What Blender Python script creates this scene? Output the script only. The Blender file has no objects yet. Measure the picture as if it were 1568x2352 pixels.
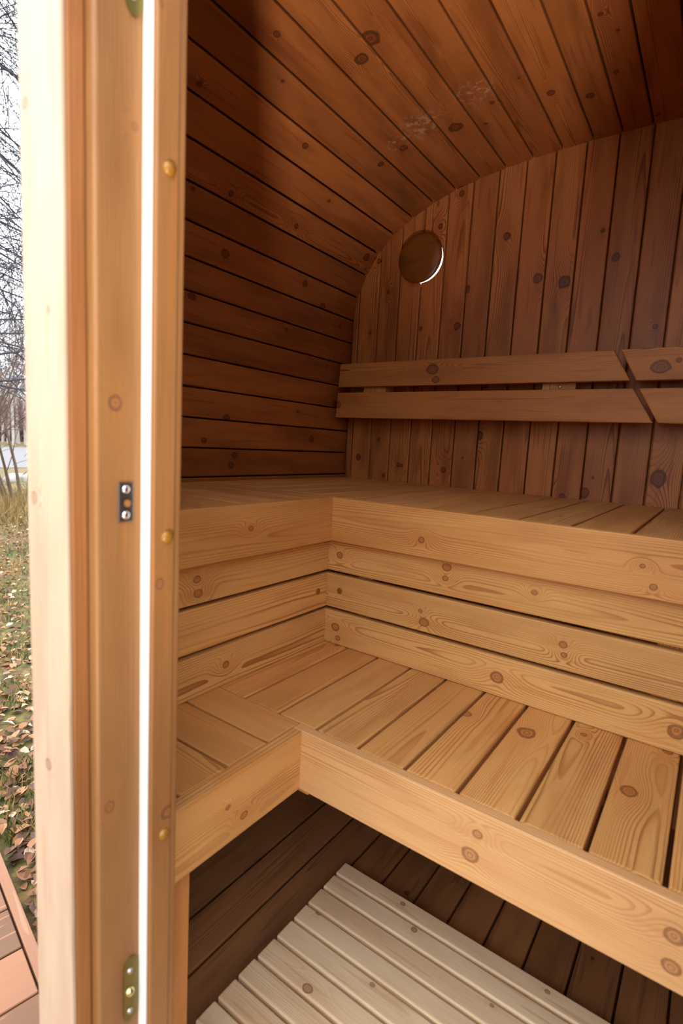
import bpy, bmesh, math, random
from mathutils import Vector, Matrix, noise
random.seed(11)
C = bpy.context.scene.collection
Z0 = 1.42                      # height of the eye above the lawn; all sauna heights below are written from the eye
V = Vector
X, Y, Z = V((1,0,0)), V((0,1,0)), V((0,0,1))

# ------------------------------------------------------------------ knots seen in the boards (x, y, z, radius)
KN = [(0.757,0.241,-0.592,0.0082),(0.757,0.25,-0.634,0.0138),(0.757,-0.022,-0.601,0.0123),(0.757,-0.024,-0.646,0.0112),(0.757,0.512,-0.588,0.0065),(1.142,0.565,-0.218,0.0095),(1.142,0.098,-0.199,0.0058),(1.142,0.076,-0.236,0.0074),(0.838,0.835,-0.197,0.0078),(1.163,0.818,-0.302,0.0107),(1.163,0.504,-0.278,0.0104),(1.163,0.505,-0.305,0.0084),(1.163,0.296,-0.297,0.0066),(1.163,0.066,-0.314,0.0168),(1.163,0.779,-0.328,0.0059),(1.163,0.564,-0.401,0.0054),(1.163,0.552,-0.428,0.0119),(1.163,0.227,-0.397,0.0083),(1.163,0.223,-0.419,0.0074),(1.163,0.82,-0.505,0.0134),(1.163,0.81,-0.535,0.0085),(1.163,0.359,-0.51,0.014),(1.163,0.009,-0.509,0.0167),(1.163,0.019,-0.538,0.0101),(0.707,0.856,-0.295,0.0091),(0.71,0.856,-0.325,0.01),(0.793,0.856,-0.509,0.0099),(1.048,0.255,-0.556,0.0211),(1.12,0.161,-0.556,0.0071),(0.974,0.061,-0.556,0.0162),(1.039,0.377,-0.556,0.0112),(0.569,0.6,-0.61,0.0051),(0.607,0.6,-0.646,0.0076),(1.838,0.911,0.293,0.0237),(1.838,0.895,0.259,0.0152),(1.838,0.175,0.276,0.024),(1.838,0.132,0.292,0.0092),(1.838,1.333,0.165,0.0172),(1.925,0.71,0.759,0.016),(1.925,0.496,0.578,0.0212),(1.925,0.346,0.635,0.0158),(1.925,0.845,0.596,0.0152),(1.925,0.87,0.466,0.0154),(1.925,0.971,0.84,0.012),(1.925,1.283,-0.051,0.0138),(1.925,1.082,-0.072,0.0094),(1.925,1.069,-0.073,0.0075),(1.925,0.88,-0.078,0.0124),(1.925,0.747,0.061,0.0169),(1.925,0.362,-0.118,0.0198),(1.925,0.154,-0.055,0.0269),(1.925,1.259,0.47,0.0095),(1.925,0.892,0.94,0.0117),(1.925,0.213,0.411,0.0084),(1.925,0.432,-0.138,0.0125),(1.925,1.023,0.469,0.0089),(1.925,1.237,0.754,0.0093),(1.925,0.584,0.601,0.0156),(1.109,0.526,-1.15,0.0067),(1.062,0.469,-1.15,0.0085),(1.112,0.171,-1.15,0.0057),(0.954,0.677,-1.15,0.0076),(0.796,0.583,-1.15,0.0122),(0.888,0.478,-1.15,0.0048),(1.008,0.257,-1.15,0.0046),(0.348,0.5,-0.162,0.0058),(0.362,0.5,-0.442,0.0105),(0.343,0.5,0.406,0.0034),(0.305,0.513,0.029,0.0097),(0.326,0.513,0.294,0.0043),(0.298,0.513,-0.406,0.0058),(0.278,0.541,0.113,0.0039),(0.278,0.577,-0.072,0.006),(0.278,0.557,-0.363,0.0068),(0.278,0.58,0.307,0.006),(0.278,0.578,-0.237,0.0039),(1.164,0.81,0.983,0.0263),(1.198,0.859,0.975,0.0183),(1.623,0.506,1.002,0.0114),(0.997,0.963,0.95,0.0085),(1.692,0.418,1.006,0.0127),(1.605,0.783,0.987,0.0236),(1.572,0.945,0.958,0.013),(1.571,1.023,0.924,0.0119),(1.878,0.269,1.004,0.008),(1.274,1.357,-0.056,0.0124),(1.26,1.356,-0.092,0.0139),(1.713,1.354,0.535,0.0161),(1.082,1.36,0.421,0.0137),(1.196,1.348,0.573,0.0171),(1.689,1.359,0.013,0.0147),(1.139,1.358,-0.012,0.0131),(1.587,1.343,0.591,0.0136),(1.867,1.26,0.757,0.0183),(1.296,1.118,0.877,0.0108),(1.233,1.36,0.067,0.0151),(1.57,0.655,0.991,0.0078),(1.157,1.281,0.724,0.0108),(1.45,1.276,0.732,0.0124)]
KN = [(V(k[:3]), k[3]) for k in KN]

# ------------------------------------------------------------------ small node language
class G:
    def __init__(s, nt): s.nt = nt
    def n(s, t, **kw):
        nd = s.nt.nodes.new(t)
        for k, v in kw.items(): setattr(nd, k, v)
        return nd
    def put(s, sock, v):
        if isinstance(v, (int, float)): sock.default_value = v
        elif isinstance(v, tuple): sock.default_value = v
        else: s.nt.links.new(v, sock)
    def m(s, op, a, b=None, c=None):
        nd = s.n('ShaderNodeMath', operation=op)
        s.put(nd.inputs[0], a)
        if b is not None: s.put(nd.inputs[1], b)
        if c is not None: s.put(nd.inputs[2], c)
        return nd.outputs[0]
    def add(s, a, b): return s.m('ADD', a, b)
    def sub(s, a, b): return s.m('SUBTRACT', a, b)
    def mul(s, a, b): return s.m('MULTIPLY', a, b)
    def sq(s, a): return s.m('MULTIPLY', a, a)
    def ss(s, v, a, b, lo=0.0, hi=1.0):
        nd = s.n('ShaderNodeMapRange', interpolation_type='SMOOTHSTEP')
        s.put(nd.inputs[0], v); s.put(nd.inputs[1], a); s.put(nd.inputs[2], b); s.put(nd.inputs[3], lo); s.put(nd.inputs[4], hi)
        return nd.outputs[0]
    def vec(s, x, y, z):
        nd = s.n('ShaderNodeCombineXYZ')
        s.put(nd.inputs[0], x); s.put(nd.inputs[1], y); s.put(nd.inputs[2], z)
        return nd.outputs[0]
    def sep(s, v):
        nd = s.n('ShaderNodeSeparateXYZ'); s.put(nd.inputs[0], v); return nd.outputs
    def noise(s, v, scale=1.0, det=2.0, rough=0.5):
        nd = s.n('ShaderNodeTexNoise', noise_dimensions='3D')
        s.put(nd.inputs['Vector'], v); nd.inputs['Scale'].default_value = scale
        nd.inputs['Detail'].default_value = det; nd.inputs['Roughness'].default_value = rough
        return nd.outputs['Fac']
    def mix(s, f, a, b, mode='MIX'):
        nd = s.n('ShaderNodeMix', data_type='RGBA', blend_type=mode)
        s.put(nd.inputs[0], f)
        for i, v in ((6, a), (7, b)):
            if isinstance(v, tuple): nd.inputs[i].default_value = (*v[:3], 1)
            else: s.nt.links.new(v, nd.inputs[i])
        return nd.outputs[2]
    def att(s, name, what='Vector'):
        nd = s.n('ShaderNodeAttribute', attribute_name=name); return nd.outputs[what]

def srgb(r, g, b):
    f = lambda c: (c/255)/12.92 if c/255 <= .04045 else ((c/255+.055)/1.055)**2.4
    return (f(r), f(g), f(b))

def new_mat(name):
    m = bpy.data.materials.new(name); m.use_nodes = True
    nt = m.node_tree; b = nt.nodes['Principled BSDF']
    return m, G(nt), b

def wood(name, light, dark, knot=(90,50,28), F=300.0, contrast=.8, rough=.5, var=.35, blotch=.35, red=(150,80,40), coat=0.0, scuffs=()):
    """softwood board: growth rings cut by the face, bent round the knots listed per board"""
    m, g, bsdf = new_mat(name)
    light, dark, knot, red = srgb(*light), srgb(*dark), srgb(*knot), srgb(*red)
    P = g.att('guv'); u, v, w = g.sep(P); s = g.att('seed', 'Fac')
    s2 = g.m('FRACT', g.mul(s, 37.7)); s3 = g.m('FRACT', g.mul(s, 91.3)); s4 = g.m('FRACT', g.mul(s, 13.1))
    so = g.mul(s, 53.0)
    vc = g.mul(g.sub(s2, .5), .13)
    D = g.add(g.mul(s3, .045), .012)
    slow = g.sub(g.noise(g.vec(g.add(g.mul(u, .9), so), g.mul(v, 5.5), g.add(g.mul(w, 5.5), so)), 1.0, 2.0), .5)
    wav = g.sub(g.noise(g.vec(g.add(g.mul(u, 7.0), so), g.mul(v, 40.0), w), 1.0, 1.0), .5)
    r = g.m('SQRT', g.add(g.sq(g.sub(v, vc)), g.sq(g.add(w, D))))
    R = g.mul(r, F)
    R = g.add(R, g.mul(u, g.mul(g.sub(s4, .5), 9.0)))
    R = g.add(R, g.mul(slow, 6.0)); R = g.add(R, g.mul(wav, .45))
    km = None; halo = None; kr = None
    for i in (1, 2, 3, 4):
        ku, kv, rad = g.sep(g.att('k%d' % i))
        a = g.m('DIVIDE', g.sub(u, ku), rad); b = g.m('DIVIDE', g.sub(v, kv), rad)
        q = g.m('SQRT', g.add(g.sq(a), g.sq(g.mul(b, 1.15))))
        q = g.add(q, g.mul(wav, 1.1))
        E = g.m('EXPONENT', g.mul(g.add(g.sq(g.mul(a, .30)), g.sq(g.mul(b, .55))), -1.0))
        R = g.add(R, g.mul(E, 5.0))
        k1 = g.ss(q, 1.12, .88)
        h = g.m('EXPONENT', g.mul(g.add(g.sq(g.mul(a, .2)), g.sq(g.mul(b, .75))), -1.0))
        km = k1 if km is None else g.m('MAXIMUM', km, k1)
        halo = h if halo is None else g.m('MAXIMUM', halo, h)
        kr = q if kr is None else g.m('MINIMUM', kr, q)
    fr = g.m('FRACT', R)
    line = g.mul(g.ss(fr, .50, .92), g.ss(fr, 1.0, .95))
    fade = g.ss(g.noise(g.vec(g.add(g.mul(u, 2.5), so), g.mul(v, 22.0), w), 1.0, 0.0), .32, .68, .3, 1.0)
    line = g.mul(line, fade)
    fib = g.noise(g.vec(g.add(g.mul(u, 14.0), so), g.mul(v, 700.0), g.mul(w, 700.0)), 1.0, 1.0)
    col = g.mix(g.mul(line, contrast), light, dark)
    bl = g.ss(g.noise(g.vec(g.add(g.mul(u, 3.2), so), g.add(g.mul(v, 16.0), so), g.mul(w, 16.0)), 1.0, 2.0, .6), .42, .75)
    col = g.mix(g.mul(bl, blotch), col, dark)
    # resin-dark pointed streaks along the grain
    st = g.ss(g.noise(g.vec(g.add(g.mul(u, 4.5), g.mul(so, 1.7)), g.add(g.mul(v, 75.0), so), w), 1.0, 0.0), .68, .74)
    col = g.mix(g.mul(st, .38), col, red)
    col = g.mix(g.mul(g.m('FRACT', g.mul(s, 7.9)), .32), col, red)
    col = g.mix(g.mul(halo, .30), col, red)
    kk = g.ss(g.m('FRACT', g.mul(kr, 2.6)), .3, .9, .1, .7)
    rim = g.mul(g.mul(g.ss(kr, .62, .95), g.ss(kr, 1.25, 1.0)), .8)
    kc = g.mix(kk, red, knot)
    kc = g.mix(rim, kc, tuple(c*.55 for c in knot))
    col = g.mix(g.mul(km, .88), col, kc)
    if scuffs:                                           # pale rubbed patches on the ceiling boards
        P_ = g.n('ShaderNodeTexCoord').outputs['Object']; sm = None
        scr = g.ss(g.noise(P_, 55.0, 3.0, .7), .50, .62)
        for c_, r_ in scuffs:
            vd_ = g.n('ShaderNodeVectorMath', operation='DISTANCE'); g.put(vd_.inputs[0], P_); vd_.inputs[1].default_value = c_
            k_ = g.ss(vd_.outputs['Value'], r_, r_*.35); sm = k_ if sm is None else g.m('MAXIMUM', sm, k_)
        col = g.mix(g.mul(g.mul(sm, scr), .42), col, srgb(196, 160, 132))
    br = g.add(g.mul(g.sub(g.m('FRACT', g.mul(s, 5.3)), .5), var), 1.0)
    br = g.mul(br, g.add(g.mul(g.sub(fib, .5), .28), 1.0))
    hs = g.n('ShaderNodeHueSaturation'); g.put(hs.inputs['Value'], br); g.nt.links.new(col, hs.inputs['Color'])
    g.nt.links.new(hs.outputs[0], bsdf.inputs['Base Color'])
    ro = g.add(g.mul(fib, .12), rough-.06)
    g.put(bsdf.inputs['Roughness'], ro)
    bsdf.inputs['Specular IOR Level'].default_value = .38
    bsdf.inputs['Coat Weight'].default_value = coat; bsdf.inputs['Coat Roughness'].default_value = .3
    bp = g.n('ShaderNodeBump'); bp.inputs['Strength'].default_value = .25; bp.inputs['Distance'].default_value = .0012
    g.put(bp.inputs['Height'], fib)
    g.nt.links.new(bp.outputs[0], bsdf.inputs['Normal'])
    return m

def plain(name, rgb, rough=.5, metal=0.0, bump=0, var=0.0, scale=60.0, spec=.5):
    m, g, b = new_mat(name)
    tc = g.n('ShaderNodeTexCoord').outputs['Object']
    nz = g.noise(tc, scale, 3.0)
    c = srgb(*rgb)
    col = g.mix(g.mul(nz, 1.0), tuple(x*(1-var) for x in c), tuple(min(1, x*(1+var)) for x in c))
    g.nt.links.new(col, b.inputs['Base Color'])
    b.inputs['Roughness'].default_value = rough; b.inputs['Metallic'].default_value = metal
    b.inputs['Specular IOR Level'].default_value = spec
    if bump:
        bp = g.n('ShaderNodeBump'); bp.inputs['Strength'].default_value = bump; bp.inputs['Distance'].default_value = .003
        g.put(bp.inputs['Height'], nz); g.nt.links.new(bp.outputs[0], b.inputs['Normal'])
    return m

M = dict(
    wall=wood('brown_heat_treated_pine', (200,126,68), (112,60,28), knot=(44,26,16), var=.34, blotch=.5, red=(132,64,28), contrast=.9, rough=.46),
    stave=wood('brown_heat_treated_stave', (168,100,50), (98,50,20), knot=(44,26,16), var=.28, blotch=.55, red=(120,58,26), contrast=.8, rough=.46, scuffs=(((1.52, .86, .972), .085), ((1.50, .68, .991), .07), ((1.53, .94, .955), .05))),
    floorw=wood('grey_brown_floor_stave', (168,114,68), (106,68,38), knot=(46,32,24), var=.3, blotch=.5, red=(96,60,38), contrast=.7, rough=.6),
    bench=wood('honey_bench_pine', (218,164,99), (152,92,44), knot=(88,54,34), var=.16, blotch=.34, red=(196,124,58), contrast=.85, rough=.55),
    board=wood('golden_riser_pine', (221,170,104), (154,96,46), knot=(92,60,40), var=.10, blotch=.28, red=(200,128,62), contrast=.95, rough=.55, F=240.0),
    front=wood('daylit_front_board_pine', (224,176,120), (166,110,62), knot=(112,78,58), var=.06, blotch=.35, red=(202,142,88), contrast=.7, rough=.5),  # paler copy of the bench pine; neutral daylight near the door put into colour
    rest=wood('backrest_pine', (212,144,78), (126,70,32), knot=(84,52,38), var=.12, blotch=.3, red=(160,92,50), contrast=.9, rough=.5, F=330.0),
    duck=wood('pale_duckboard_pine', (250,222,182), (216,170,122), knot=(110,88,72), var=.12, blotch=.35, red=(206,152,104), contrast=.55, rough=.62),
    jamb=wood('door_frame_pine', (138,98,58), (104,64,32), knot=(88,68,56), var=.0, blotch=.5, red=(158,98,48), contrast=.35, rough=.42, F=260.0),
    trim=wood('daylit_outer_trim_pine', (186,166,144), (150,120,92), knot=(112,98,92), var=.0, blotch=.45, red=(176,134,98), contrast=.6, rough=.5, F=260.0),  # pale tone carries the washed-out daylight on the trim's front
    lip=wood('brown_frame_lip', (150,98,54), (112,66,30), var=.0, blotch=.5, red=(130,76,38), contrast=.4, rough=.5),
    plug=wood('yellow_wood_plug', (142,96,26), (112,74,16), knot=(150,90,30), var=.1, blotch=.3, red=(130,84,20), contrast=.5, rough=.35, coat=.3),
    vent=wood('dark_varnished_disc', (136,76,18), (66,34,12), knot=(50,28,16), var=.0, blotch=.7, red=(104,56,22), contrast=.7, rough=.35, coat=.25),
    tile=wood('terrace_board', (104,72,48), (82,54,36), knot=(120,80,60), var=.15, blotch=.3, red=(190,130,96), contrast=.3, rough=.6),
    steel=plain('brushed_steel', (150,150,152), .32, 1.0, var=.15),
    screw=plain('bright_screw', (225,226,230), .22, 1.0),
    brass=plain('dull_brass', (124,112,62), .42, .85, var=.2),
    brassball=plain('polished_brass', (214,206,140), .22, 1.0),
    seal=plain('white_rubber_seal', (244,240,232), .5, 0.0),
    dark=plain('hole_shade', (24,16,10), .9),
    zinc=plain('zinc_screw', (190,185,178), .3, 1.0),
)

# ------------------------------------------------------------------ geometry helpers
def layers(bm):
    f = bm.verts.layers
    L = {}
    for nme in ('guv', 'k1', 'k2', 'k3', 'k4'):
        L[nme] = f.float_vector.get(nme) or f.float_vector.new(nme)
    L['seed'] = f.float.get('seed') or f.float.new('seed')
    return L

def NB():
    bm = bmesh.new(); layers(bm); return bm

def board(bm, c, ud, vd, L, W, T, bevel=.002, seed=None, knots=True, rnd=(0, 0), skew=None, seg=2, reach=.03):
    """one sawn board: grain along ud, width along vd; skew shifts the +u and -u ends by an amount per unit of v"""
    c = V(c); ud = V(ud).normalized(); vd = V(vd).normalized(); wd = ud.cross(vd).normalized()
    if seed is None: seed = random.random()
    t = bmesh.new(); LY = layers(t)
    bmesh.ops.create_cube(t, size=1.0)
    for vt in t.verts:
        vt.co = V((vt.co.x*L, vt.co.y*W, vt.co.z*T))
        if skew:
            vt.co.x += (skew[0] if vt.co.x > 0 else skew[1])*vt.co.y
    if bevel: bmesh.ops.bevel(t, geom=list(t.edges), offset=bevel, segments=seg, profile=.5, affect='EDGES')
    ks = []
    if knots:
        for p, r in KN:
            d = p-c; a, b, w = d.dot(ud), d.dot(vd), d.dot(wd)
            if abs(a) < L/2 and abs(b) < W/2 and abs(w) < T/2+reach: ks.append((a, b, r))
    rg = random.Random(int(seed*1e6))
    n = rg.randint(*rnd)
    while len(ks) < n:
        ks.append((rg.uniform(-L/2, L/2), rg.uniform(-W*.38, W*.38), rg.uniform(.004, .010)))
    ks = ks[:4]
    while len(ks) < 4: ks.append((90.0+len(ks), 90.0, .01))
    for vt in t.verts:
        vt[LY['guv']] = vt.co.copy(); vt[LY['seed']] = seed
        for i in range(4): vt[LY['k%d' % (i+1)]] = V(ks[i])
        vt.co = c+ud*vt.co.x+vd*vt.co.y+wd*vt.co.z
    if ud.cross(vd).dot(wd) < 0: bmesh.ops.reverse_faces(t, faces=t.faces)
    me = bpy.data.meshes.new('tmp'); t.to_mesh(me); t.free()
    bm.from_mesh(me); bpy.data.meshes.remove(me)

def box(bm, a, b, grain='x', wide=None, **kw):
    """board from corner a to corner b"""
    lo = V([min(p, q) for p, q in zip(a, b)]); hi = V([max(p, q) for p, q in zip(a, b)])
    d = hi-lo; i = 'xyz'.index(grain); o = [k for k in range(3) if k != i]
    if wide is None: wide = 'xyz'[max(o, key=lambda k: d[k])]
    j = 'xyz'.index(wide); k = 3-i-j
    ax = [X, Y, Z]
    board(bm, (lo+hi)/2, ax[i], ax[j], d[i], d[j], d[k], **kw)

def tube(bm, pts, radii, sides=6, seed=.5):
    LY = layers(bm); rings = []
    for i, p in enumerate(pts):
        p = V(p); a = V(pts[max(0, i-1)]); b = V(pts[min(len(pts)-1, i+1)])
        t = (b-a); t = t.normalized() if t.length > 1e-9 else Z
        n = t.orthogonal().normalized(); bi = t.cross(n)
        rings.append([bm.verts.new(p+(n*math.cos(6.2832*k/sides)+bi*math.sin(6.2832*k/sides))*radii[i]) for k in range(sides)])
    for r0, r1 in zip(rings[:-1], rings[1:]):
        for k in range(sides):
            bm.faces.new((r0[k], r0[(k+1) % sides], r1[(k+1) % sides], r1[k]))
    for r, rev in ((rings[0], True), (rings[-1], False)):
        try: bm.faces.new(list(reversed(r)) if rev else r)
        except ValueError: pass

def lathe(bm, c, axis, prof, seg=32, seed=.4, up=None, stretch=(1, 1)):
    """surface of revolution round axis at c; prof = [(radius, height along axis)]"""
    LY = layers(bm); c = V(c); ax = V(axis).normalized()
    n = (V(up) if up else ax.orthogonal()); n = (n-ax*n.dot(ax)).normalized(); b = ax.cross(n)
    new = []; prev = None
    for r, h in prof:
        if r < 1e-6: ring = [bm.verts.new(c+ax*h)]
        else: ring = [bm.verts.new(c+ax*h+n*math.cos(6.28318*k/seg)*r*stretch[0]+b*math.sin(6.28318*k/seg)*r*stretch[1]) for k in range(seg)]
        new += ring
        if prev:
            for k in range(seg):
                if len(prev) == 1 and len(ring) > 1: bm.faces.new((prev[0], ring[k], ring[(k+1) % seg]))
                elif len(ring) == 1 and len(prev) > 1: bm.faces.new((prev[k], prev[(k+1) % seg], ring[0]))
                elif len(ring) > 1: bm.faces.new((prev[k], prev[(k+1) % seg], ring[(k+1) % seg], ring[k]))
        prev = ring
    for vt in new:
        d = vt.co-c
        vt[LY['guv']] = V((d.dot(b), d.dot(n), d.dot(ax))); vt[LY['seed']] = seed
        for i in range(4): vt[LY['k%d' % (i+1)]] = V((90+i, 90, .01))
    return new

def link(name, bm, mat, parent=None, kind=None, smooth=False, recalc=True, at=None):
    """bm in eye-based sauna coordinates -> one mesh object"""
    if recalc: bmesh.ops.recalc_face_normals(bm, faces=bm.faces)
    org = V(at) if at is not None else (V(parent['_o']) if parent is not None else V((0, 0, 0)))
    for vt in bm.verts: vt.co = vt.co-org
    me = bpy.data.meshes.new(name); bm.to_mesh(me); bm.free()
    if smooth:
        for p in me.polygons: p.use_smooth = True
    o = bpy.data.objects.new(name, me); C.objects.link(o)
    for mt in (mat if isinstance(mat, (list, tuple)) else [mat]): me.materials.append(mt)
    if parent is not None: o.parent = parent
    else: o.location = org+V((0, 0, Z0))
    o['_o'] = tuple(org)
    if kind: o['kind'] = kind
    ALL.append(o)
    return o
ALL = []

def tag(o, label, cat, group=None, kind=None):
    o['label'] = label; o['category'] = cat
    if group: o['group'] = group
    if kind: o['kind'] = kind
    return o

def thing(name, loc, label, cat, group=None):
    o = bpy.data.objects.new(name, None); C.objects.link(o)
    o.empty_display_size = .05
    o.location = V(loc)+V((0, 0, Z0)); o['_o'] = tuple(loc); ALL.append(o)
    return tag(o, label, cat, group)

# ------------------------------------------------------------------ barrel cross section (y to the left, z up)
q = .9625
UP = [(1.4125,-.08),(1.4125,.505),(1.403,.588),(1.382,.655),(1.342,.735),(1.288,.816),(1.205,.888),(1.09,.951),(.974,.990),(.886,1.010),(.78,1.026),(.684,1.036),(.58,1.042),(.486,1.045),(.38,1.046)]
UP = [(y*q, z*q) for y, z in UP]
YC = .38*q; ZF = -1.19; ZC = -.08
def left_half():
    pts = list(UP)                                   # side middle -> crown
    low = [(y, 2*(-.08)*q-z) for y, z in UP]         # side middle -> keel
    s = (ZF-(-.08*q))/(low[-1][1]-(-.08*q))
    low = [(y, -.08*q+(z+.08*q)*s) for y, z in low]
    return pts, low
def resample(pts, step, start=0.0):
    out = []; acc = -start; 
    d = 0.0; target = start
    for a, b in zip(pts[:-1], pts[1:]):
        a = V((a[0], a[1], 0)); b = V((b[0], b[1], 0)); L = (b-a).length
        while target <= d+L+1e-9:
            p = a.lerp(b, (target-d)/L); out.append((p.x, p.y)); target += step
        d += L
    return out
up, low = left_half()
step = .0940
# seams on the left wall fall at -.0353 + k*step
first = (-.0353+step) - up[0][1]
first = first % step
seam_up = resample(up, step, first)
seam_lo = resample(low, step, step-first)
SX0, SX1 = .665, 1.98        # staves run from the front edge to a little past the back wall
def stave(bm, p, r, sx0=SX0, sx1=SX1, rnd=(1, 3), T=.036, gap=.0048, seed=None):
    """one stave between seams p and r of the cross section (inner face on the line p-r)"""
    p = V((0, p[0], p[1])); r = V((0, r[0], r[1])); d = r-p; W = d.length; vd = d.normalized()
    cen = V((0, YC, -.08)); nrm = X.cross(vd)
    mid = (p+r)/2
    if nrm.dot(mid-cen) < 0: vd = -vd; nrm = -nrm
    c = mid+nrm*(T/2)+X*((sx0+sx1)/2)
    # u x v must point inward so that the ring pattern shows its heart side
    board(bm, c, X, vd, sx1-sx0, W-gap, T, bevel=.0034, rnd=rnd, seed=seed)
def skin(bm, pts, T=.034, sx0=SX0+.004, sx1=SX1-.004):
    """thin added backing in the same wood behind the seams so that no daylight leaks in"""
    LY = layers(bm); cen = V((0, YC, -.08)); ring = []
    for y, z in pts:
        d = V((0, y, z))-cen; k = (d.length+T)/d.length; ring.append(cen+d*k)
    for a, b in zip(ring[:-1], ring[1:]):
        v = [bm.verts.new(V((xx, p.y, p.z))) for xx, p in ((sx0, a), (sx1, a), (sx1, b), (sx0, b))]
        bm.faces.new(v)
        for vt in v: vt[LY['k1']] = V((90, 90, .01)); vt[LY['k2']] = V((90, 90, .01)); vt[LY['k3']] = V((90, 90, .01)); vt[LY['k4']] = V((90, 90, .01))

def door_x(y):
    return min(SX0, max(.385, .40+(y-.60)*.54)) if y > YC else min(SX0, max(.385, .40+(-.36-y)*1.4))
mir = lambda p: (2*YC-p[0], p[1])
CUT = .94*q                                             # where wall turns into ceiling
wl, ce = NB(), NB()
wr = NB()
seq = [seam_lo[0]]+seam_up
cells_wall = []; cells_ceil = []
for a, b in zip(seq[:-1], seq[1:]):
    (cells_wall if (a[1]+b[1])/2 < CUT else cells_ceil).append((a, b))
# close the crown with a last stave across the middle
last = seq[-1]
extra = []
n = max(1, round((last[0]-YC)*2/step))
cr = [(last[0]-(last[0]-YC)*2*i/n, last[1]) for i in range(n+1)]
for a, b in zip(cr[:-1], cr[1:]): cells_ceil.append((a, b))
for a, b in cells_wall: stave(wl, a, b); stave(wr, mir(a), mir(b))
for a, b in cells_ceil:
    stave(ce, a, b)
for a, b in zip(seq[:-1], seq[1:]):
    if (a[1]+b[1])/2 >= CUT: stave(ce, mir(a), mir(b))
low_wall = [p for p in seam_lo if p[0] > 1.06 or p[1] > -1.0]
for a, b in zip(low_wall[:-1], low_wall[1:]): stave(wl, a, b, sx0=max(door_x(a[0]), door_x(b[0])) if a[1] < -.9 else SX0); stave(wr, mir(a), mir(b))
fl = NB()
fe = low_wall[-1]
# floor staves: seams spaced .0950 apart, counted from y=.8085
ys = [.8085+.0950*k for k in range(4, -40, -1)]
ys = [y for y in ys if y < fe[0]-.02]
def zfl(y):
    yy = y if y > YC else 2*YC-y
    pts = sorted(low, key=lambda p: p[0])
    for a, b in zip(pts[:-1], pts[1:]):
        if a[0] <= yy <= b[0]: return a[1]+(b[1]-a[1])*(yy-a[0])/max(1e-9, b[0]-a[0])
    return ZF
fr = [fe]+[(y, zfl(y)) for y in ys if y > 2*YC-fe[0]+.02]+[mir(fe)]
for a, b in zip(fr[:-1], fr[1:]): stave(fl, a, b, sx0=max(door_x(a[0]), door_x(b[0])), rnd=(1, 2))
bk = NB(); skin(bk, [p for p in reversed(low_wall)]+seam_up)
bk2 = NB(); skin(bk2, [mir(p) for p in reversed(low_wall)]+[mir(p) for p in seam_up]); 
def merge(a, b):
    me = bpy.data.meshes.new('t'); b.to_mesh(me); b.free(); a.from_mesh(me); bpy.data.meshes.remove(me)
merge(wl, bk); merge(wr, bk2)
b3 = NB(); skin(b3, [seam_up[-1], mir(seam_up[-1])]); merge(ce, b3)
b4 = NB()
for a, b in zip(fr[:-1], fr[1:]): skin(b4, [a, b], sx0=max(door_x(a[0]), door_x(b[0]))+.004)
merge(fl, b4)
link('floor', fl, M['floorw'], kind='structure')
link('wall_left', wl, M['stave'], kind='structure')
link('wall_right', wr, M['stave'], kind='structure')
link('ceiling', ce, M['stave'], kind='structure')

# ------------------------------------------------------------------ back wall of vertical boards with a round vent hole
BX = 1.925
def inner_z(y):
    """top and bottom of the barrel opening at y"""
    yy = y if y > YC else 2*YC-y
    def f(pts):
        pts = sorted(pts, key=lambda p: p[0])
        for a, b in zip(pts[:-1], pts[1:]):
            if a[0] <= yy <= b[0]: return a[1]+(b[1]-a[1])*(yy-a[0])/max(1e-9, b[0]-a[0])
        return pts[0][1] if yy < pts[0][0] else pts[-1][1]
    return f(up), f(low)
VENT_Y, VENT_Z, VENT_R = 1.0325, .7265, .0835
bw = NB()
def punched(bm, *a_, **k_):
    """a board with the round vent hole sawn through it"""
    t = NB(); box(t, *a_, **k_)
    bmesh.ops.recalc_face_normals(t, faces=t.faces)
    me = bpy.data.meshes.new('t'); t.to_mesh(me); t.free(); o = bpy.data.objects.new('t', me); C.objects.link(o)
    cut = bmesh.new(); bmesh.ops.create_cone(cut, cap_ends=True, segments=72, radius1=VENT_R, radius2=VENT_R, depth=.3)
    for vt in cut.verts: vt.co = V((vt.co.z+BX, vt.co.x+VENT_Y, vt.co.y+VENT_Z))
    bmesh.ops.recalc_face_normals(cut, faces=cut.faces)
    mc = bpy.data.meshes.new('c'); cut.to_mesh(mc); cut.free(); co = bpy.data.objects.new('c', mc); C.objects.link(co)
    md = o.modifiers.new('hole', 'BOOLEAN'); md.operation = 'DIFFERENCE'; md.object = co; md.solver = 'EXACT'
    bpy.context.view_layer.update()
    nm = bpy.data.meshes.new_from_object(o.evaluated_get(bpy.context.evaluated_depsgraph_get()))
    t = bmesh.new(); t.from_mesh(nm); LY = layers(t)       # give the sawn rim the grain of its board
    lo = V(a_[0]); hi = V(a_[1]); c_ = (lo+hi)/2
    t.verts.ensure_lookup_table()
    src = next(vt for vt in t.verts if (V((0, vt.co.y, vt.co.z))-V((0, VENT_Y, VENT_Z))).length > VENT_R+.01)
    keep = (src[LY['seed']], [src[LY['k%d' % (i+1)]].copy() for i in range(4)])
    for vt in t.verts:
        vt[LY['guv']] = V((vt.co.z-c_.z, vt.co.y-c_.y, c_.x-vt.co.x)); vt[LY['seed']] = keep[0]
        for i in range(4): vt[LY['k%d' % (i+1)]] = keep[1][i]
    t.to_mesh(nm); t.free()
    bm.from_mesh(nm); bpy.data.meshes.remove(nm)
    for ob in (o, co):
        m_ = ob.data; bpy.data.objects.remove(ob); bpy.data.meshes.remove(m_)
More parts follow.
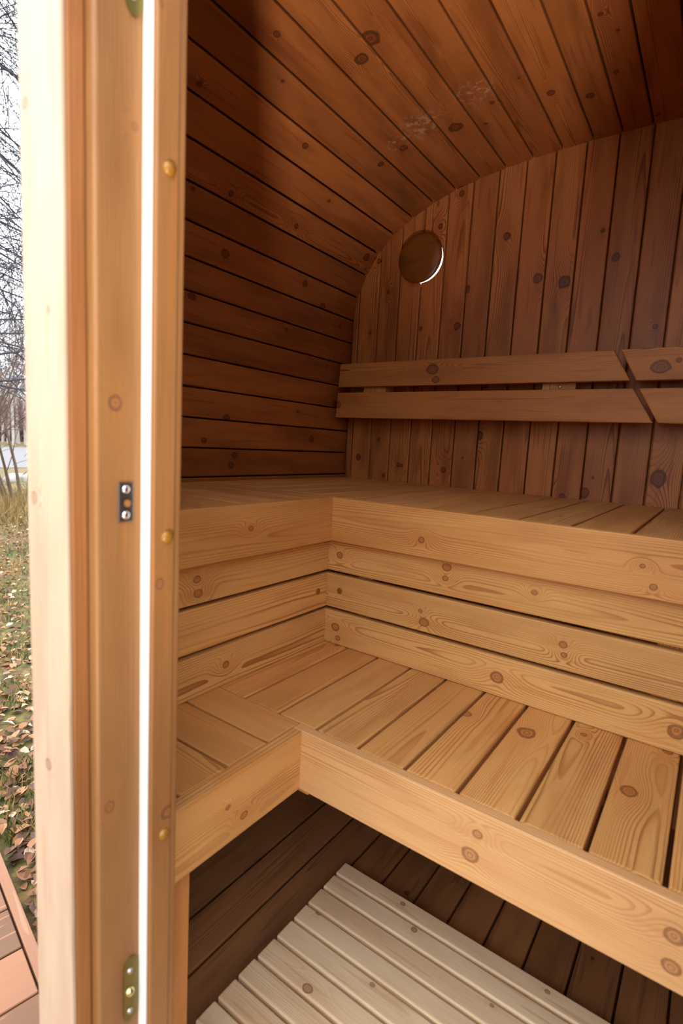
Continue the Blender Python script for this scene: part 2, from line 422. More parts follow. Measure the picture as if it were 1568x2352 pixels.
edges = [1.352, 1.3215]+[1.3215-.0948*k for k in range(1, 40)]
edges = [e for e in edges if e > 2*YC-1.36]+[2*YC-1.352]
for i, (a, b) in enumerate(zip(edges[:-1], edges[1:])):
    m = (a+b)/2
    tops = [inner_z(t) for t in (a, b)]
    zt = max(t[0] for t in tops)+.028; zb = min(t[1] for t in tops)-.028
    if abs(tops[0][0]-tops[1][0]) > .12: zt = max(t[0] for t in tops)+.02; zb = min(t[1] for t in tops)-.02
    put = punched if (b < VENT_Y+VENT_R and a > VENT_Y-VENT_R) else box
    put(bw, (BX, a-.0023, zb), (BX+.028, b+.0023, zt), grain='z', bevel=.0034, rnd=(2, 4))
backing = NB(); punched(backing, (BX+.0262, 1.40, -1.20), (BX+.0295, 2*YC-1.40, 1.02), grain='z', bevel=0)
merge(bw, backing)
back = link('wall_back', bw, M['wall'], kind='structure')
VENT = V((BX, 1.0325, .7265))
# ------------------------------------------------------------------ vent cover
t = thing('vent_cover', VENT+V((-.035, 0, -.0)), 'round dark varnished wooden vent cover high on the plank back wall', 'vent cover')
b = NB(); lathe(b, VENT+V((-.040, 0, 0)), (1, 0, 0), [(0, 0), (.055, .0), (.083, .002), (.0905, .007), (.0925, .012), (.0905, .017), (.084, .020), (0, .020)], 72, seed=.31, up=(0, .2, 1))
link('disc', b, M['vent'], t, smooth=True)
b = NB(); lathe(b, VENT+V((-.022, 0, 0)), (1, 0, 0), [(0, 0), (.008, 0), (.008, .040), (0, .045)], 20)
for a in (.25, 1.6, 2.5):
    board(b, VENT+V((.008, math.cos(a)*.038, math.sin(a)*.038)), V((0, math.cos(a), math.sin(a))), X, .08, .012, .010, bevel=.001, knots=False)
link('spindle', b, M['vent'], t)

# ------------------------------------------------------------------ backrests
def backrest(y0, top, bot, label):
    """two boards on blocks; top / bot = ((y at upper edge), (y at lower edge)) of the mitred meeting ends; y0 = other end"""
    left = y0 > top[0]
    t = thing('backrest', (1.86, (y0+top[0])/2, .09), label, 'backrest', 'backrest pairs on the back wall')
    for nme, zt, zb, (ya, yb), xo in (('upper_rail', .3308, .2366, top, .004), ('lower_rail', .2131, .1105, bot, -.004)):
        b = NB(); zc = (zt+zb)/2; ym = (ya+yb)/2; L = abs(y0-ym); W = zt-zb; k = (ya-yb)/W
        # grain along +y, width along z
        cy = (y0+ym)/2
        sk = (0, k) if left else (k, 0)
        e0 = (-.06 if nme == 'upper_rail' else -.06)*(1 if left else 0)
        sk = (sk[0]+(e0 if left else 0), sk[1])
        board(b, (1.838+xo, cy, zc), Y, Z, L, W, .027, bevel=.0035, skew=sk, seg=3, reach=.04, rnd=(0, 0))
        r = link(nme, b, M['rest'], t)
    return t
tl = backrest(1.339, (.3060, .2510), (.2398, .1767), 'long slatted wooden backrest left of the slanted joint on the back wall')
tr_ = backrest(-.58, (.2867, .2361), (.2258, .1652), 'slatted wooden backrest right of the slanted joint, with a big oval knot')
for t, ys_ in ((tl, (1.176, .462)), (tr_, (.05, -.40))):
    for yy in ys_:
        w = .105
        b = NB(); box(b, (1.8515, yy-w/2, .12), (BX, yy+w/2, .325), grain='z', wide='y', bevel=.003)
        blk = link('mounting_block', b, M['rest'], t)
        s = NB(); lathe(s, (1.8515, yy-.004, .2245), (-1, 0, 0), [(.0045, -.002), (.0045, .001), (.003, .002), (0, .0022)], 16)
        link('screw', s, M['zinc'], blk, smooth=True)

# ------------------------------------------------------------------ upper bench (L-shaped)
UZ, UFX, UFY = -.142, 1.142, .835
FRONT = .70
ub = thing('upper_bench', (1.2, .9, UZ-.15), 'L-shaped upper bench of honey-coloured boards running round the corner under the backrests', 'bench')
b = NB()
YR = -.60
ks = [.123+.1115*k for k in range(-7, 12)]
ks = [k for k in ks if YR < k < 1.34]+[1.3475]
prev = YR
for k in ks:
    x0 = UFX+.0225
    box(b, (x0, prev+.003, UZ-.024), (BX-.004, k-.003, UZ), grain='x', wide='y', bevel=.0025, rnd=(0, 1))
    prev = k
link('seat_boards', b, M['bench'], ub)
b = NB(); x1 = UFX+.020
while x1 > .70:
    x0 = x1-.112
    box(b, (x0+.003, UFY+.0225, UZ-.024), (x1-.003, min(1.3475, .60+(x0-.385)/.54), UZ), grain='y', wide='x', bevel=.0025, rnd=(0, 1)); x1 = x0
link('seat_boards', b, M['bench'], ub)
b = NB(); box(b, (UFX, UFY+.022, UZ-.1185), (UFX+.022, YR, UZ), grain='y', wide='z', bevel=.0025, seed=.36)
link('front_board', b, M['bench'], ub)
b = NB(); box(b, (FRONT-.10, UFY, UZ-.1185), (UFX, UFY+.022, UZ), grain='x', wide='z', bevel=.0014, seed=.62)
link('front_board', b, M['bench'], ub)
for yy in (1.25, .62, .02, -.45):
    b = NB(); box(b, (UFX+.03, yy-.02, UZ-.095), (BX-.005, yy+.02, UZ-.0245), grain='x', bevel=.002); link('joist', b, M['bench'], ub)
b = NB(); box(b, (.78, .87, UZ-.095), (.82, 1.33, UZ-.0245), grain='y', bevel=.002); link('joist', b, M['bench'], ub)

# ------------------------------------------------------------------ riser panel between the benches
LZ, LFX, LFY = -.556, .757, .600
RX, RY = 1.163, .856
rp = thing('riser_panel', (1.2, .87, LZ), 'three-board slatted panel with dark gaps filling the space between lower and upper bench', 'slatted panel')
sd = (.17, .78, .52)
for i, (zb, zt) in enumerate(((-.348, -.2625), (-.4523, -.3572), (-.5555, -.4612))):
    b = NB(); box(b, (RX, RY+.024, zb), (RX+.024, YR, zt), grain='y', wide='z', bevel=.0035, seg=3, seed=sd[i])
    link('riser_board', b, M['board'], rp)
    b = NB(); box(b, (FRONT-.13, RY, zb), (RX, RY+.024, zt), grain='x', wide='z', bevel=.0018, seg=3, seed=sd[i]*.61+.09)
    link('riser_board', b, M['board'], rp)
for (xx, yy) in ((RX+.0245, .745), (RX+.0245, .037), (RX+.0245, -.5)):
    b = NB(); box(b, (xx, yy-.0225, LZ+.003), (xx+.04, yy+.0225, UZ-.10), grain='z', bevel=.002); link('upright', b, M['bench'], rp)
for xx in (.86,):
    b = NB(); box(b, (xx-.0225, RY+.0245, LZ+.003), (xx+.0225, RY+.064, UZ-.10), grain='z', bevel=.002); link('upright', b, M['bench'], rp)
for c, ax in (((RX, .8117, -.4003), (-1, 0, 0)), ((1.122, RY, -.4025), (0, -1, 0))):
    b = NB(); lathe(b, c, ax, [(.0086, -.004), (.0086, .0008), (.0074, .0018), (0, .0022)], 28, seed=random.random(), up=(0, .8, .5) if ax[0] else (.8, 0, .5))
    link('wood_plug', b, M['plug'], rp, smooth=True)

# ------------------------------------------------------------------ lower bench (L-shaped)
lb = thing('lower_bench', (.9, .7, ZF), 'wide L-shaped lower bench whose boards point at the slatted riser, open underneath', 'bench')
b = NB(); ks = [-.006+.0981*k for k in range(-6, 9)]; prev = -.62
JX = .7790
for k in ks+[.8545]:
    if k <= prev+.01: continue
    box(b, (JX+.001, prev+.0035, LZ-.026), (RX+.02, k-.0035 if k < .85 else k+.02, LZ), grain='x', wide='y', bevel=.0028, rnd=(0, 0)); prev = k
link('seat_boards', b, M['bench'], lb)
b = NB(); x1 = JX
while x1 > .36:
    x0 = x1-.0995 if x1 < JX else .6865
    if x0 < .37: break
    lo = LFY+.0235
    box(b, (x0+.003, lo, LZ-.026), (x1-.0015 if x1 == JX else x1-.003, RY+.02 if x0 > .48 else .70, LZ), grain='y', wide='x', bevel=.0028); x1 = x0
link('seat_boards', b, M['bench'], lb)
b = NB(); box(b, (LFX, LFY+.0225, LZ-.122), (LFX+.0215, -.62, LZ+.0005), grain='y', wide='z', bevel=.0028, seg=3, seed=.443)
link('front_board', b, M['front'], lb)
b = NB(); box(b, (.37, LFY, LZ-.122), (LFX, LFY+.0225, LZ+.0003), grain='x', wide='z', bevel=.0018, seg=3, seed=.27)
link('front_board', b, M['bench'], lb)
for yy in (.625, .30, -.10, -.5):
    b = NB(); box(b, (LFX+.022, yy, LZ-.10), (BX-.01, yy+.04, LZ-.0265), grain='x', bevel=.002); link('joist', b, M['bench'], lb)
b = NB(); box(b, (.452, LFY+.023, ZF+.012), (.512, LFY+.063, LZ-.027), grain='z', bevel=.003); link('leg', b, M['rest'], lb)
b = NB(); box(b, (LFX+.024, LFY-.004, LZ-.148), (LFX+.064, LFY+.036, LZ-.027), grain='z', bevel=.003); link('corner_block', b, M['bench'], lb)
b = NB(); box(b, (1.21, -.55, ZF+.002), (1.25, -.51, LZ-.10), grain='z', bevel=.003); link('leg', b, M['bench'], lb)

# ------------------------------------------------------------------ duckboard on the floor
DZ = -1.150
db = thing('duckboard', (.8, .3, ZF), 'pale slatted duckboard lying on the dark floor staves below the lower bench', 'floor grating')
b = NB()
K = 1.150
xs = [.984*K, .937*K, .888*K, .834*K, .785*K, .732*K, .677*K, .627*K, .577*K]
while xs[-1] > .35: xs.append(xs[-1]-.0585)
rg = random.Random(4)
for a, c in zip(xs[:-1], xs[1:]):
    e = rg.uniform(-.0015, .0015)
    box(b, (c+.004, (K*.6255 if c > .43 else .60)+e, DZ-.018), (a-.003, -.42, DZ), grain='y', wide='x', bevel=.0045, seg=3)
link('slats', b, M['duck'], db)
for yy in (.66, .25, -.25):
    b = NB(); box(b, (.36 if yy < .6 else .46, yy-.018, ZF+.0005), (1.11, yy+.018, DZ-.0182), grain='x', bevel=.001); link('batten', b, M['duck'], db)

# ------------------------------------------------------------------ front wall (slanted, edge-on to the eye), door frame
fw = NB()
def slab(bm, a, c, z0, z1, T, n):
    """vertical boards along the line a->c (plan)"""
    a, c = V((*a, 0)), V((*c, 0)); d = c-a
    for i in range(n):
        p = a+d*(i+.5)/n
        board(bm, p+V((0, 0, (z0+z1)/2)), Z, d.normalized(), z1-z0, d.length/n-.003, T, bevel=.0025, rnd=(1, 3))
WB = -1.20
slab(fw, (.338, .60), (.735, 1.335), WB, .84, .040, 9)
slab(fw, (.338, -.14), (.735, -.63), WB, .84, .040, 6)
# header above the opening, following the slant
for i in range(7):
    z = .95-.0*i
hd = [(.735, 1.20), (.34, .60), (.34, -.42), (.735, -.58)]
b2 = NB()
box(b2, (.315, .60, .962), (.355, -.16, 1.10), grain='y', wide='z', bevel=.003)
LYB = layers(b2)
def plate(bm, pts, z0, z1):
    LY = layers(bm)
    lo = [bm.verts.new(V((x, y, z0))) for x, y in pts]; hi = [bm.verts.new(V((x, y, z1))) for x, y in pts]
    bm.faces.new(lo); bm.faces.new(list(reversed(hi)))
    for i in range(len(pts)):
        j = (i+1) % len(pts); bm.faces.new((lo[i], hi[i], hi[j], lo[j]))
    for vt in lo+hi:
        vt[LY['guv']] = V((vt.co.y, vt.co.x, vt.co.z)); vt[LY['seed']] = .4
        for i in range(4): vt[LY['k%d' % (i+1)]] = V((90, 90, .01))
plate(b2, [(.357, .60), (.655, 1.12), (.655, -.40), (.357, -.14)], 1.005, 1.03)
merge(fw, b2)
link('wall_front', fw, M['stave'], kind='structure')
dr = NB()
# jamb: outer trim, grooved frame piece, stop
HB, HT = -1.235, .96
box(dr, (.262, .5125, HB), (.2665, .592, HT), grain='z', wide='y', bevel=.0012, seed=.21, reach=.02)
trim = link('trim_1', dr, M['trim'], kind='structure')
b = NB(); box(b, (.2667, .512, HB), (.284, .591, HT), grain='z', wide='y', bevel=.002, seed=.6, knots=False); link('trim_2', b, M['lip'], kind='structure')
d1 = bpy.data.objects.new('door_1', None); C.objects.link(d1); d1.location = (.33, .5, HB+Z0); d1['_o'] = (.33, .5, HB); d1['kind'] = 'structure'; ALL.append(d1)
b = NB(); box(b, (.2845, .4985, HB), (.3385, .590, HT), grain='z', wide='x', bevel=.0035, seg=3, seed=.55, reach=.06); link('door_jamb', b, M['jamb'], d1)
b = NB(); box(b, (.3390, .4830, HB), (.3670, .590, HT), grain='z', wide='x', bevel=.0022, seg=2, seed=.72, reach=.06); link('door_stop', b, M['jamb'], d1)
b = NB(); box(b, (.3660, .4850, HB), (.3760, .60, HT), grain='z', wide='x', bevel=.0022, seg=2, seed=.33, reach=.06); link('inner_lining', b, M['jamb'], d1)
b = NB(); box(b, (.3340, .4865, HB), (.3387, .4990, HT), grain='z', bevel=.0015); link('door_seal', b, M['seal'], d1)
b = NB(); box(b, (.2845, -.10, HB), (.3760, -.14, HT), grain='z', wide='x', bevel=.003); link('door_jamb', b, M['jamb'], d1)
b = NB(); box(b, (.2845, .60, HT+.0005), (.3140, -.14, HT+.04), grain='y', wide='x', bevel=.003); link('door_head', b, M['jamb'], d1)
# wood plugs on the stop
for z, xx in ((.264, .3540), (-.1105, .3560), (-.467, .3565)):
    b = NB(); lathe(b, (xx, .4830, z), (0, -1, 0), [(.0070, -.003), (.0070, .0010), (.0058, .0030), (.0032, .0042), (0, .0046)], 28, seed=random.random(), up=(.3, 0, 1))
    link('wood_plug', b, M['plug'], d1, smooth=True)
# strike plate on the jamb
JY = .4985
k = JY/.513
sp_c = V((.3160, JY-.0009, -.0715))
b = NB(); box(b, (sp_c.x-.0085, JY-.0018, sp_c.z-.0205), (sp_c.x+.0085, JY+.001, sp_c.z+.0205), grain='z', wide='x', bevel=.0007)
sp = link('strike_plate', b, M['steel'], d1)
b = NB(); lathe(b, (sp_c.x, JY-.0019, sp_c.z), (0, -1, 0), [(.0050, -.001), (.0050, .0002), (0, .0003)], 28)
link('latch_hole_disc', b, M['dark'], sp)  # flat dark disc paints the shade inside the hole, nothing is recessed
b = NB(); lathe(b, (sp_c.x+.0012, JY-.0021, sp_c.z-.0012), (0, -1, 0), [(.0038, -.001), (.0038, .0003), (0, .0004)], 28)
link('wood_in_hole', b, M['lip'], sp)
for dz in (-.0135, .0135):
    b = NB(); lathe(b, (sp_c.x, JY-.0018, sp_c.z+dz), (0, -1, 0), [(.0042, -.001), (.0042, .0004), (.0030, .0013), (0, .0017)], 24)
    link('screw', b, M['screw'], sp, smooth=True)
# rounded brass plates above and below
for zc, lab in ((.432, 1), (-.655, 1)):
    b = NB(); hl = .040; rr = .0095; pts = []
    LY = layers(b)
    for i in range(24):
        a = math.pi*i/23; pts.append((math.cos(a)*rr, hl-rr*1.3+math.sin(a)*rr*1.6))
    for i in range(24):
        a = math.pi+math.pi*i/23; pts.append((math.cos(a)*rr, -hl+rr*1.3+math.sin(a)*rr*1.6))
    fr_ = [b.verts.new(V((.3235+px_, JY-.0022, zc+pz_))) for px_, pz_ in pts]; bk_ = [b.verts.new(V((.3235+px_, JY+.001, zc+pz_))) for px_, pz_ in pts]
    b.faces.new(fr_); b.faces.new(list(reversed(bk_)))
    for i in range(len(pts)): j = (i+1) % len(pts); b.faces.new((fr_[i], bk_[i], bk_[j], fr_[j]))
    bp_ = link('brass_plate', b, M['brass'], d1)
    for dz, rad, mt, nm_ in ((.026, .0036, 'zinc', 'screw'), (-.002, .0058, 'brassball', 'catch_ball'), (-.028, .0036, 'zinc', 'screw')):
        b = NB(); lathe(b, (.3215, JY-.0022, zc+dz), (0, -1, 0), [(rad, -.001), (rad, .0004), (rad*.8, rad*.45), (rad*.4, rad*.7), (0, rad*.78)], 24, stretch=(1, 1))
        link(nm_, b, M[mt], bp_, smooth=True)
# ------------------------------------------------------------------ outdoors: lawn, terrace, road, shrubs, bare birches
GZ = -1.42
def lawn_mat():
    m, g, b = new_mat('autumn_lawn'); P = g.n('ShaderNodeTexCoord').outputs['Object']
    n1 = g.noise(P, .9, 4.0); n2 = g.noise(P, 22.0, 3.0); n3 = g.noise(P, 5.0, 3.0)
    c = g.mix(g.ss(n1, .40, .62), srgb(96, 90, 38), srgb(126, 90, 44))
    c = g.mix(g.ss(n3, .45, .65, 0.0, .7), c, srgb(66, 76, 34))
    c = g.mix(g.ss(n2, .42, .6, 0.0, .65), c, srgb(62, 44, 28))
    g.nt.links.new(c, b.inputs['Base Color']); b.inputs['Roughness'].default_value = .9
    bp = g.n('ShaderNodeBump'); bp.inputs['Distance'].default_value = .02; g.put(bp.inputs['Height'], n2); g.nt.links.new(bp.outputs[0], b.inputs['Normal'])
    return m
def tinted(name, cols, rough=.7):
    """colour picked per leaf or blade by its own seed"""
    m, g, b = new_mat(name); s = g.att('seed', 'Fac')
    rp = g.n('ShaderNodeValToRGB'); rp.color_ramp.interpolation = 'CONSTANT'
    el = rp.color_ramp.elements
    for i, cc in enumerate(cols):
        e = el[i] if i < 2 else el.new(i/len(cols))
        e.position = i/len(cols); e.color = (*srgb(*cc), 1)
    g.nt.links.new(s, rp.inputs[0]); g.nt.links.new(rp.outputs[0], b.inputs['Base Color']); b.inputs['Roughness'].default_value = rough
    return m
M['lawn'] = lawn_mat()
M['leaf'] = tinted('fallen_leaf', [(132, 90, 54), (154, 112, 74), (98, 64, 40), (176, 150, 126), (118, 78, 48), (78, 50, 34)])
M['grass'] = tinted('grass_blade', [(88, 100, 42), (66, 82, 32), (138, 112, 62), (116, 98, 48), (150, 122, 74)])
M['bark'] = plain('dark_twig_bark', (96, 76, 58), .8, var=.3, scale=30.0)
M['greybark'] = plain('grey_branch_bark', (72, 70, 80), .8, var=.3, scale=20.0)
M['birch'] = plain('white_birch_bark', (176, 168, 160), .8, var=.35, scale=3.0)
M['haze_twig'] = plain('reddish_birch_twigs', (112, 88, 84), .9, var=.2)
M['road'] = plain('pale_gravel_road', (100, 98, 100), .9, var=.1, scale=3.0)
M['rock'] = plain('white_stone', (140, 136, 130), .8, bump=.5, var=.1, scale=8.0)

def flat(name, pts, z, mat):
    b = NB(); vs_ = [b.verts.new(V((x, y, z))) for x, y in pts]; b.faces.new(vs_)
    o = link(name, b, mat, kind='structure', recalc=False)
    return o
flat('lawn', [(-30, -30), (60, -30), (60, 90), (-30, 90)], GZ, M['lawn'])
flat('road', [(-30, 20.0), (60, 20.0), (60, 40), (-30, 40)], GZ+.012, M['road'])

# terrace of small wooden tiles with a narrow edging board
E0 = V((.59, 1.321, GZ+.05)); e1 = V((.083, .45, 0)).normalized(); e2 = V((-e1.y, e1.x, 0))
b = NB()
for i in range(-22, 20):
    for j in range(12):
        Lc = .125 if j == 0 else .20
        off = .034+(Lc/2 if j == 0 else .131+.206*(j-.5))
        c = E0+e1*(-.045+.155*i+.0)+e2*off-Z*.012
        board(b, c, e2, e1, Lc, .150, .024, bevel=.002, seg=1, knots=False)
board(b, E0+e1*(-.2)+e2*.015-Z*.015, e1, e2, 6.6, .027, .030, bevel=.002, knots=False)
board(b, E0+e1*(-.2)+e2*1.15-Z*.037, e1, e2, 6.6, 2.3, .022, bevel=0, knots=False)
link('terrace', b, M['tile'], kind='structure')
for nme, xx in (('cradle', .95), ('cradle', 1.75)):
    b = NB(); box(b, (xx-.05, YC-.75, GZ+.001), (xx+.05, YC+.75, -1.262), grain='y', bevel=.004)
    tag(link(nme, b, M['floorw'], at=(xx, YC, GZ)), 'wooden cradle beam carrying the barrel near its %s' % ('front end' if xx < 1.2 else 'back wall'), 'support beam')

rg = random.Random(5)
def leafy(bm, c, size, seed, LY):
    a = rg.uniform(0, 6.28); tl_ = rg.uniform(-.5, .5); d = V((math.cos(a), math.sin(a), tl_*.6)); s_ = V((-math.sin(a), math.cos(a), rg.uniform(-.4, .4)))
    lift = rg.uniform(.1, .45)*size
    P = [c-d*size*.6, c-d*size*.1+s_*size*.36+Z*lift, c+d*size*.3+s_*size*.28+Z*lift*.8, c+d*size*.65+Z*lift*.4, c+d*size*.3-s_*size*.28+Z*lift*.8, c-d*size*.1-s_*size*.36+Z*lift, c+Z*size*.02]
    vs_ = [bm.verts.new(p) for p in P]
    for vt in vs_: vt[LY['seed']] = seed
    bm.faces.new((vs_[0], vs_[6], vs_[1])); bm.faces.new((vs_[1], vs_[6], vs_[2])); bm.faces.new((vs_[2], vs_[6], vs_[3]))
    bm.faces.new((vs_[3], vs_[6], vs_[4])); bm.faces.new((vs_[4], vs_[6], vs_[5])); bm.faces.new((vs_[5], vs_[6], vs_[0]))
def spot(near=1.35, far=13.0):
    yy = near+(far-near)*rg.random()**1.7
    return V((yy*rg.uniform(.28, .62), yy, GZ))
def off_terrace(p): return (p-E0).dot(e2) < -.03
b = NB(); LY = layers(b); n = 0
while n < 5200:
    p = spot()
    if not off_terrace(p): continue
    leafy(b, p+Z*rg.uniform(.002, .035), rg.uniform(.024, .050), rg.random(), LY); n += 1
tag(link('fallen_leaves', b, M['leaf'], recalc=False, at=(1.2, 3, GZ)), 'dry brown leaves scattered over the grass beside the sauna', 'leaves', kind='stuff')
b = NB(); LY = layers(b); n = 0
while n < 22000:
    p = spot(1.35, 16.0)
    if not off_terrace(p): continue
    if noise.noise(V((p.x*2.3, p.y*2.3, 3.0))) < -.12: n += 1; continue
    h = rg.uniform(.03, .085); a = rg.uniform(0, 6.28); wd_ = V((math.cos(a), math.sin(a), 0))*rg.uniform(.0015, .003)*(1+p.y*.12); ln = V((rg.uniform(-.6, .6), rg.uniform(-.6, .6), 1))*h
    vs_ = [b.verts.new(p-wd_), b.verts.new(p+wd_), b.verts.new(p+ln*.6+wd_*.6), b.verts.new(p+ln+V((0, 0, -.1*h)))]
    sd_ = rg.random()
    for vt in vs_: vt[LY['seed']] = sd_
    b.faces.new(vs_); n += 1
tag(link('grass_blades', b, M['grass'], recalc=False, at=(1.2, 3, GZ)), 'short green and straw-coloured grass growing between the leaves', 'grass', kind='stuff')

def grow(bm, p, d, ln, rad, depth, sides, droop=0.0, wob=.25, kids=(2, 4), spread=.9, minr=.0025):
    pts = [p]; rad_ = [rad]; n_ = 5; dirs = []
    for i in range(n_):
        d = (d+V((rg.gauss(0, wob), rg.gauss(0, wob), rg.gauss(0, wob)-droop))*.35).normalized()
        p = p+d*ln/n_; pts.append(p); rad_.append(max(minr, rad*(1-.75*(i+1)/n_))); dirs.append(d)
    tube(bm, pts, rad_, sides)
    if depth > 0:
        for k_ in range(rg.randint(*kids)):
            i = rg.randint(1, n_-1); dd_ = (dirs[i]+V((rg.gauss(0, spread), rg.gauss(0, spread), rg.gauss(0, spread)*.8))*.8).normalized()
            grow(bm, pts[i], dd_, ln*rg.uniform(.42, .68), rad_[i]*.6, depth-1, max(3, sides-1), droop, wob, kids, spread, minr)
# big birch just left of the view, its twiggy boughs reach over the lawn
t = thing('birch_tree', (1.75, 6.6, GZ), 'bare birch whose drooping dark twigs hang against the pale sky', 'tree')
b = NB(); tube(b, [(1.75, 6.6, GZ), (1.78, 6.62, 0), (1.7, 6.7, 2.5), (1.8, 6.6, 5.0), (1.75, 6.7, 8.0)], [.13, .11, .09, .06, .02], 10); link('trunk', b, M['birch'], t)
b = NB()
for i in range(46):
    z = .35+6.6*i/46
    st_ = V((1.76, 6.64, z)); d = V((1.0, rg.uniform(-.25, .5), rg.uniform(-.12, .42) if z < 2.4 else rg.uniform(-.6, .3)))
    grow(b, st_, d.normalized(), rg.uniform(1.3, 2.5), rg.uniform(.012, .026), 3, 5, droop=.10 if z > 1.5 else .0, kids=(3, 6), minr=.003)
link('boughs', b, M['greybark'], t)
# many-stemmed shrubs standing on the lawn
for k_, (cx, cy, ns, lab) in enumerate(((4.55, 10.4, 16, 'bare many-stemmed shrub standing on the lawn beside the door frame'), (3.4, 10.9, 12, 'bare many-stemmed shrub standing left of the one beside the door frame'))):
    b = NB()
    for i in range(ns):
        a = rg.uniform(0, 6.28); st_ = V((cx+math.cos(a)*.28, cy+math.sin(a)*.28, GZ)); d = V((math.cos(a)*.30, math.sin(a)*.30, 1.0)).normalized()
        grow(b, st_, d, rg.uniform(2.4, 3.7), rg.uniform(.018, .030), 2, 6, wob=.16, kids=(2, 4), spread=.42, minr=.004)
    tag(link('shrub', b, M['bark'], at=(cx, cy, GZ)), lab, 'shrub')
# dry tuft at the foot of the shrubs
b = NB(); LY = layers(b)
for i in range(5000):
    p = V((rg.uniform(2.6, 6.2), rg.gauss(9.6, .8), GZ)); h = rg.uniform(.12, .42); wd_ = V((rg.uniform(-1, 1), rg.uniform(-1, 1), 0)).normalized()*.006
    vs_ = [b.verts.new(p-wd_), b.verts.new(p+wd_), b.verts.new(p+V((rg.gauss(0, .12), rg.gauss(0, .12), h)))]; sd_ = rg.uniform(.42, .99)
    for vt in vs_: vt[LY['seed']] = sd_
    b.faces.new(vs_)
tag(link('tall_dry_grass', b, M['grass'], recalc=False, at=(4.3, 9.6, GZ)), 'tall dry grass at the foot of the bare shrubs', 'grass', kind='stuff')
for (cx, cy, s_, lab) in ((6.35, 15.0, .22, 'rounded white stone nearest the door frame at the lawn edge'), (5.75, 15.3, .15, 'small flat white stone at the lawn edge'), (6.9, 15.4, .17, 'white stone partly behind the door frame at the lawn edge')):
    b = bmesh.new(); bmesh.ops.create_icosphere(b, subdivisions=3, radius=1.0)
    for vt in b.verts: 
        k2_ = 1+.25*noise.noise(vt.co*1.7+V((cx, 0, 0))); vt.co = V((vt.co.x*s_*1.3*k2_+cx, vt.co.y*s_*k2_+cy, max(-.3, vt.co.z)*s_*.9*k2_+GZ+.02))
    layers(b); tag(link('stone', b, M['rock'], at=(cx, cy, GZ), smooth=True), lab, 'stone')
# far row of birches beyond the road
for i in range(16):
    cy = 44+rg.uniform(0, 9); cx = cy*(.385+.10*i/15)+rg.uniform(-.2, .2); h = rg.uniform(9, 13)
    t = thing('birch_tree', (cx, cy, GZ), 'slender pale birch trunk in the distant row beyond the road', 'tree', 'birches beyond the road')
    b = NB(); tube(b, [(cx, cy, GZ), (cx+rg.uniform(-.2, .2), cy, 2), (cx+rg.uniform(-.5, .5), cy, h)], [.11, .09, .03], 7); link('trunk', b, M['birch'], t)
    b = NB()
    for j in range(26):
        z = rg.uniform(.6, h*.9) if j > 8 else rg.uniform(-.6, 1.5); a = rg.uniform(0, 6.28)
        grow(b, V((cx, cy, z)), V((math.cos(a), math.sin(a), .7)).normalized(), rg.uniform(1.2, 2.6), .026, 1, 3, kids=(4, 6), minr=.012)
    link('crown', b, M['haze_twig'], t)
# low scrub belt closing the horizon
b = NB()
for j in range(620):
    cy = rg.uniform(56, 61); cx = cy*rg.uniform(.34, .50); a = rg.uniform(0, 6.28)
    grow(b, V((cx, cy, GZ)), V((math.cos(a)*.3, math.sin(a)*.3, 1)).normalized(), rg.uniform(2.0, 5.0), .035, 1, 3, kids=(3, 5), minr=.014)
tag(link('thicket', b, M['haze_twig'], at=(24, 58, GZ)), 'hazy reddish thicket on the horizon behind the birch row', 'thicket', kind='stuff')

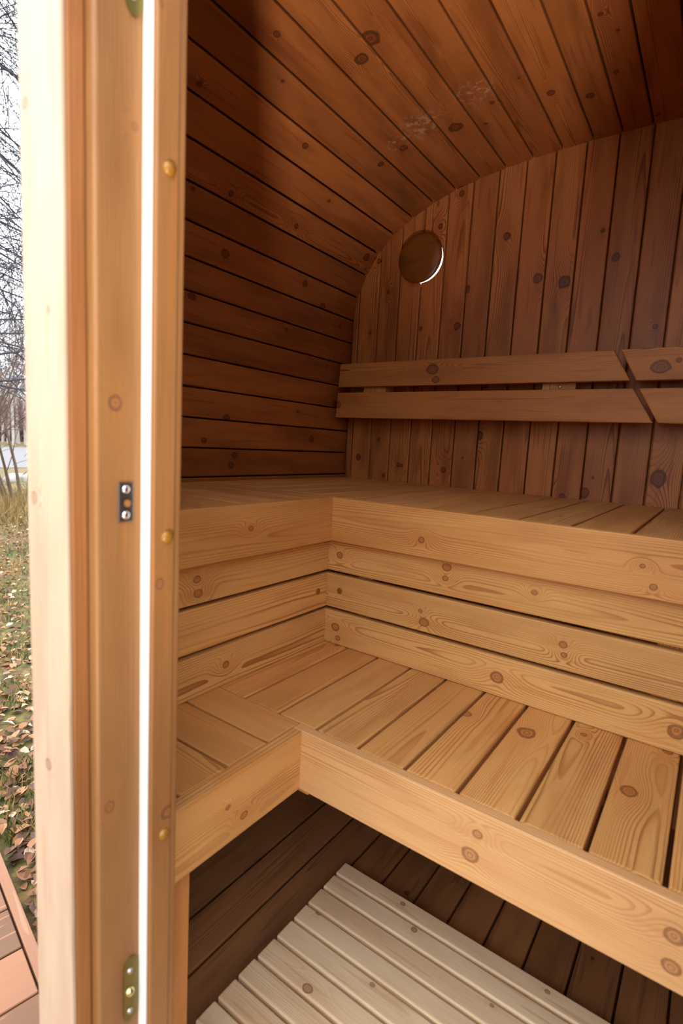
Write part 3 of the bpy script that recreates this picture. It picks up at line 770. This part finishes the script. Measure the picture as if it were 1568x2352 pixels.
# ------------------------------------------------------------------ camera
cam = bpy.data.cameras.new('camera'); co = bpy.data.objects.new('camera', cam); C.objects.link(co)
cam.sensor_fit = 'VERTICAL'; cam.sensor_height = 36.0; cam.lens = 1214.12/2352*36.0
cam.clip_start = .02; cam.clip_end = 400
r = V((0.58100838, -0.81215692, 0.05320142)); u = V((0.0725601, 0.11679288, 0.99050212)); f = V((0.8106567, 0.57162974, -0.12678783))
mt = Matrix((( r.x, u.x, -f.x, 0), (r.y, u.y, -f.y, 0), (r.z, u.z, -f.z, Z0), (0, 0, 0, 1)))
co.matrix_world = mt
cam.dof.use_dof = True; cam.dof.focus_distance = 1.9; cam.dof.aperture_fstop = 4.0
bpy.context.scene.camera = co

# ------------------------------------------------------------------ light: bright overcast sky, plus an added low area light outside the door for the ceiling and its shadow edge
w = bpy.data.worlds.new('sky'); bpy.context.scene.world = w; w.use_nodes = True
g = G(w.node_tree); bg = w.node_tree.nodes['Background']
tc = g.n('ShaderNodeTexCoord').outputs['Generated']
sx, sy, sz = g.sep(tc)
cl = g.noise(tc, 2.2, 4.0)
col = g.mix(g.ss(cl, .3, .7), (.84, .91, 1.0), (.97, .99, 1.0))
# overcast luminance: the zenith is about three times as bright as the horizon
lum = g.add(g.mul(g.m('MAXIMUM', sz, 0.0), .667), .333)
hs = g.n('ShaderNodeHueSaturation'); g.put(hs.inputs['Value'], lum); w.node_tree.links.new(col, hs.inputs['Color'])
w.node_tree.links.new(hs.outputs[0], bg.inputs['Color']); bg.inputs['Strength'].default_value = 6.6
la = bpy.data.lights.new('added_low_light', 'AREA'); lo = bpy.data.objects.new('added_low_light', la); C.objects.link(lo)
la.shape = 'RECTANGLE'; la.size = .14; la.size_y = .14; la.spread = math.radians(38); la.energy = 4.6; la.color = (1.0, .93, .84)
lo.location = (-.85, -.50, -1.25+Z0)
tgt = V((1.05, .70, 1.20+Z0)); dd = (tgt-lo.location).normalized()
lo.rotation_euler = dd.to_track_quat('-Z', 'Y').to_euler()

cy = bpy.context.scene.cycles
cy.max_bounces = 7; cy.diffuse_bounces = 4; cy.glossy_bounces = 2; cy.transmission_bounces = 2
cy.caustics_reflective = False; cy.caustics_refractive = False; cy.sample_clamp_indirect = 8.0
cy.use_denoising = True; cy.use_adaptive_sampling = True; cy.adaptive_threshold = .06
vs = bpy.context.scene.view_settings
vs.view_transform = 'Standard'; vs.look = 'None'; vs.gamma = 1.0; vs.use_curve_mapping = False; vs.exposure = 0.0
for o in ALL:
    if '_o' in o: del o['_o']
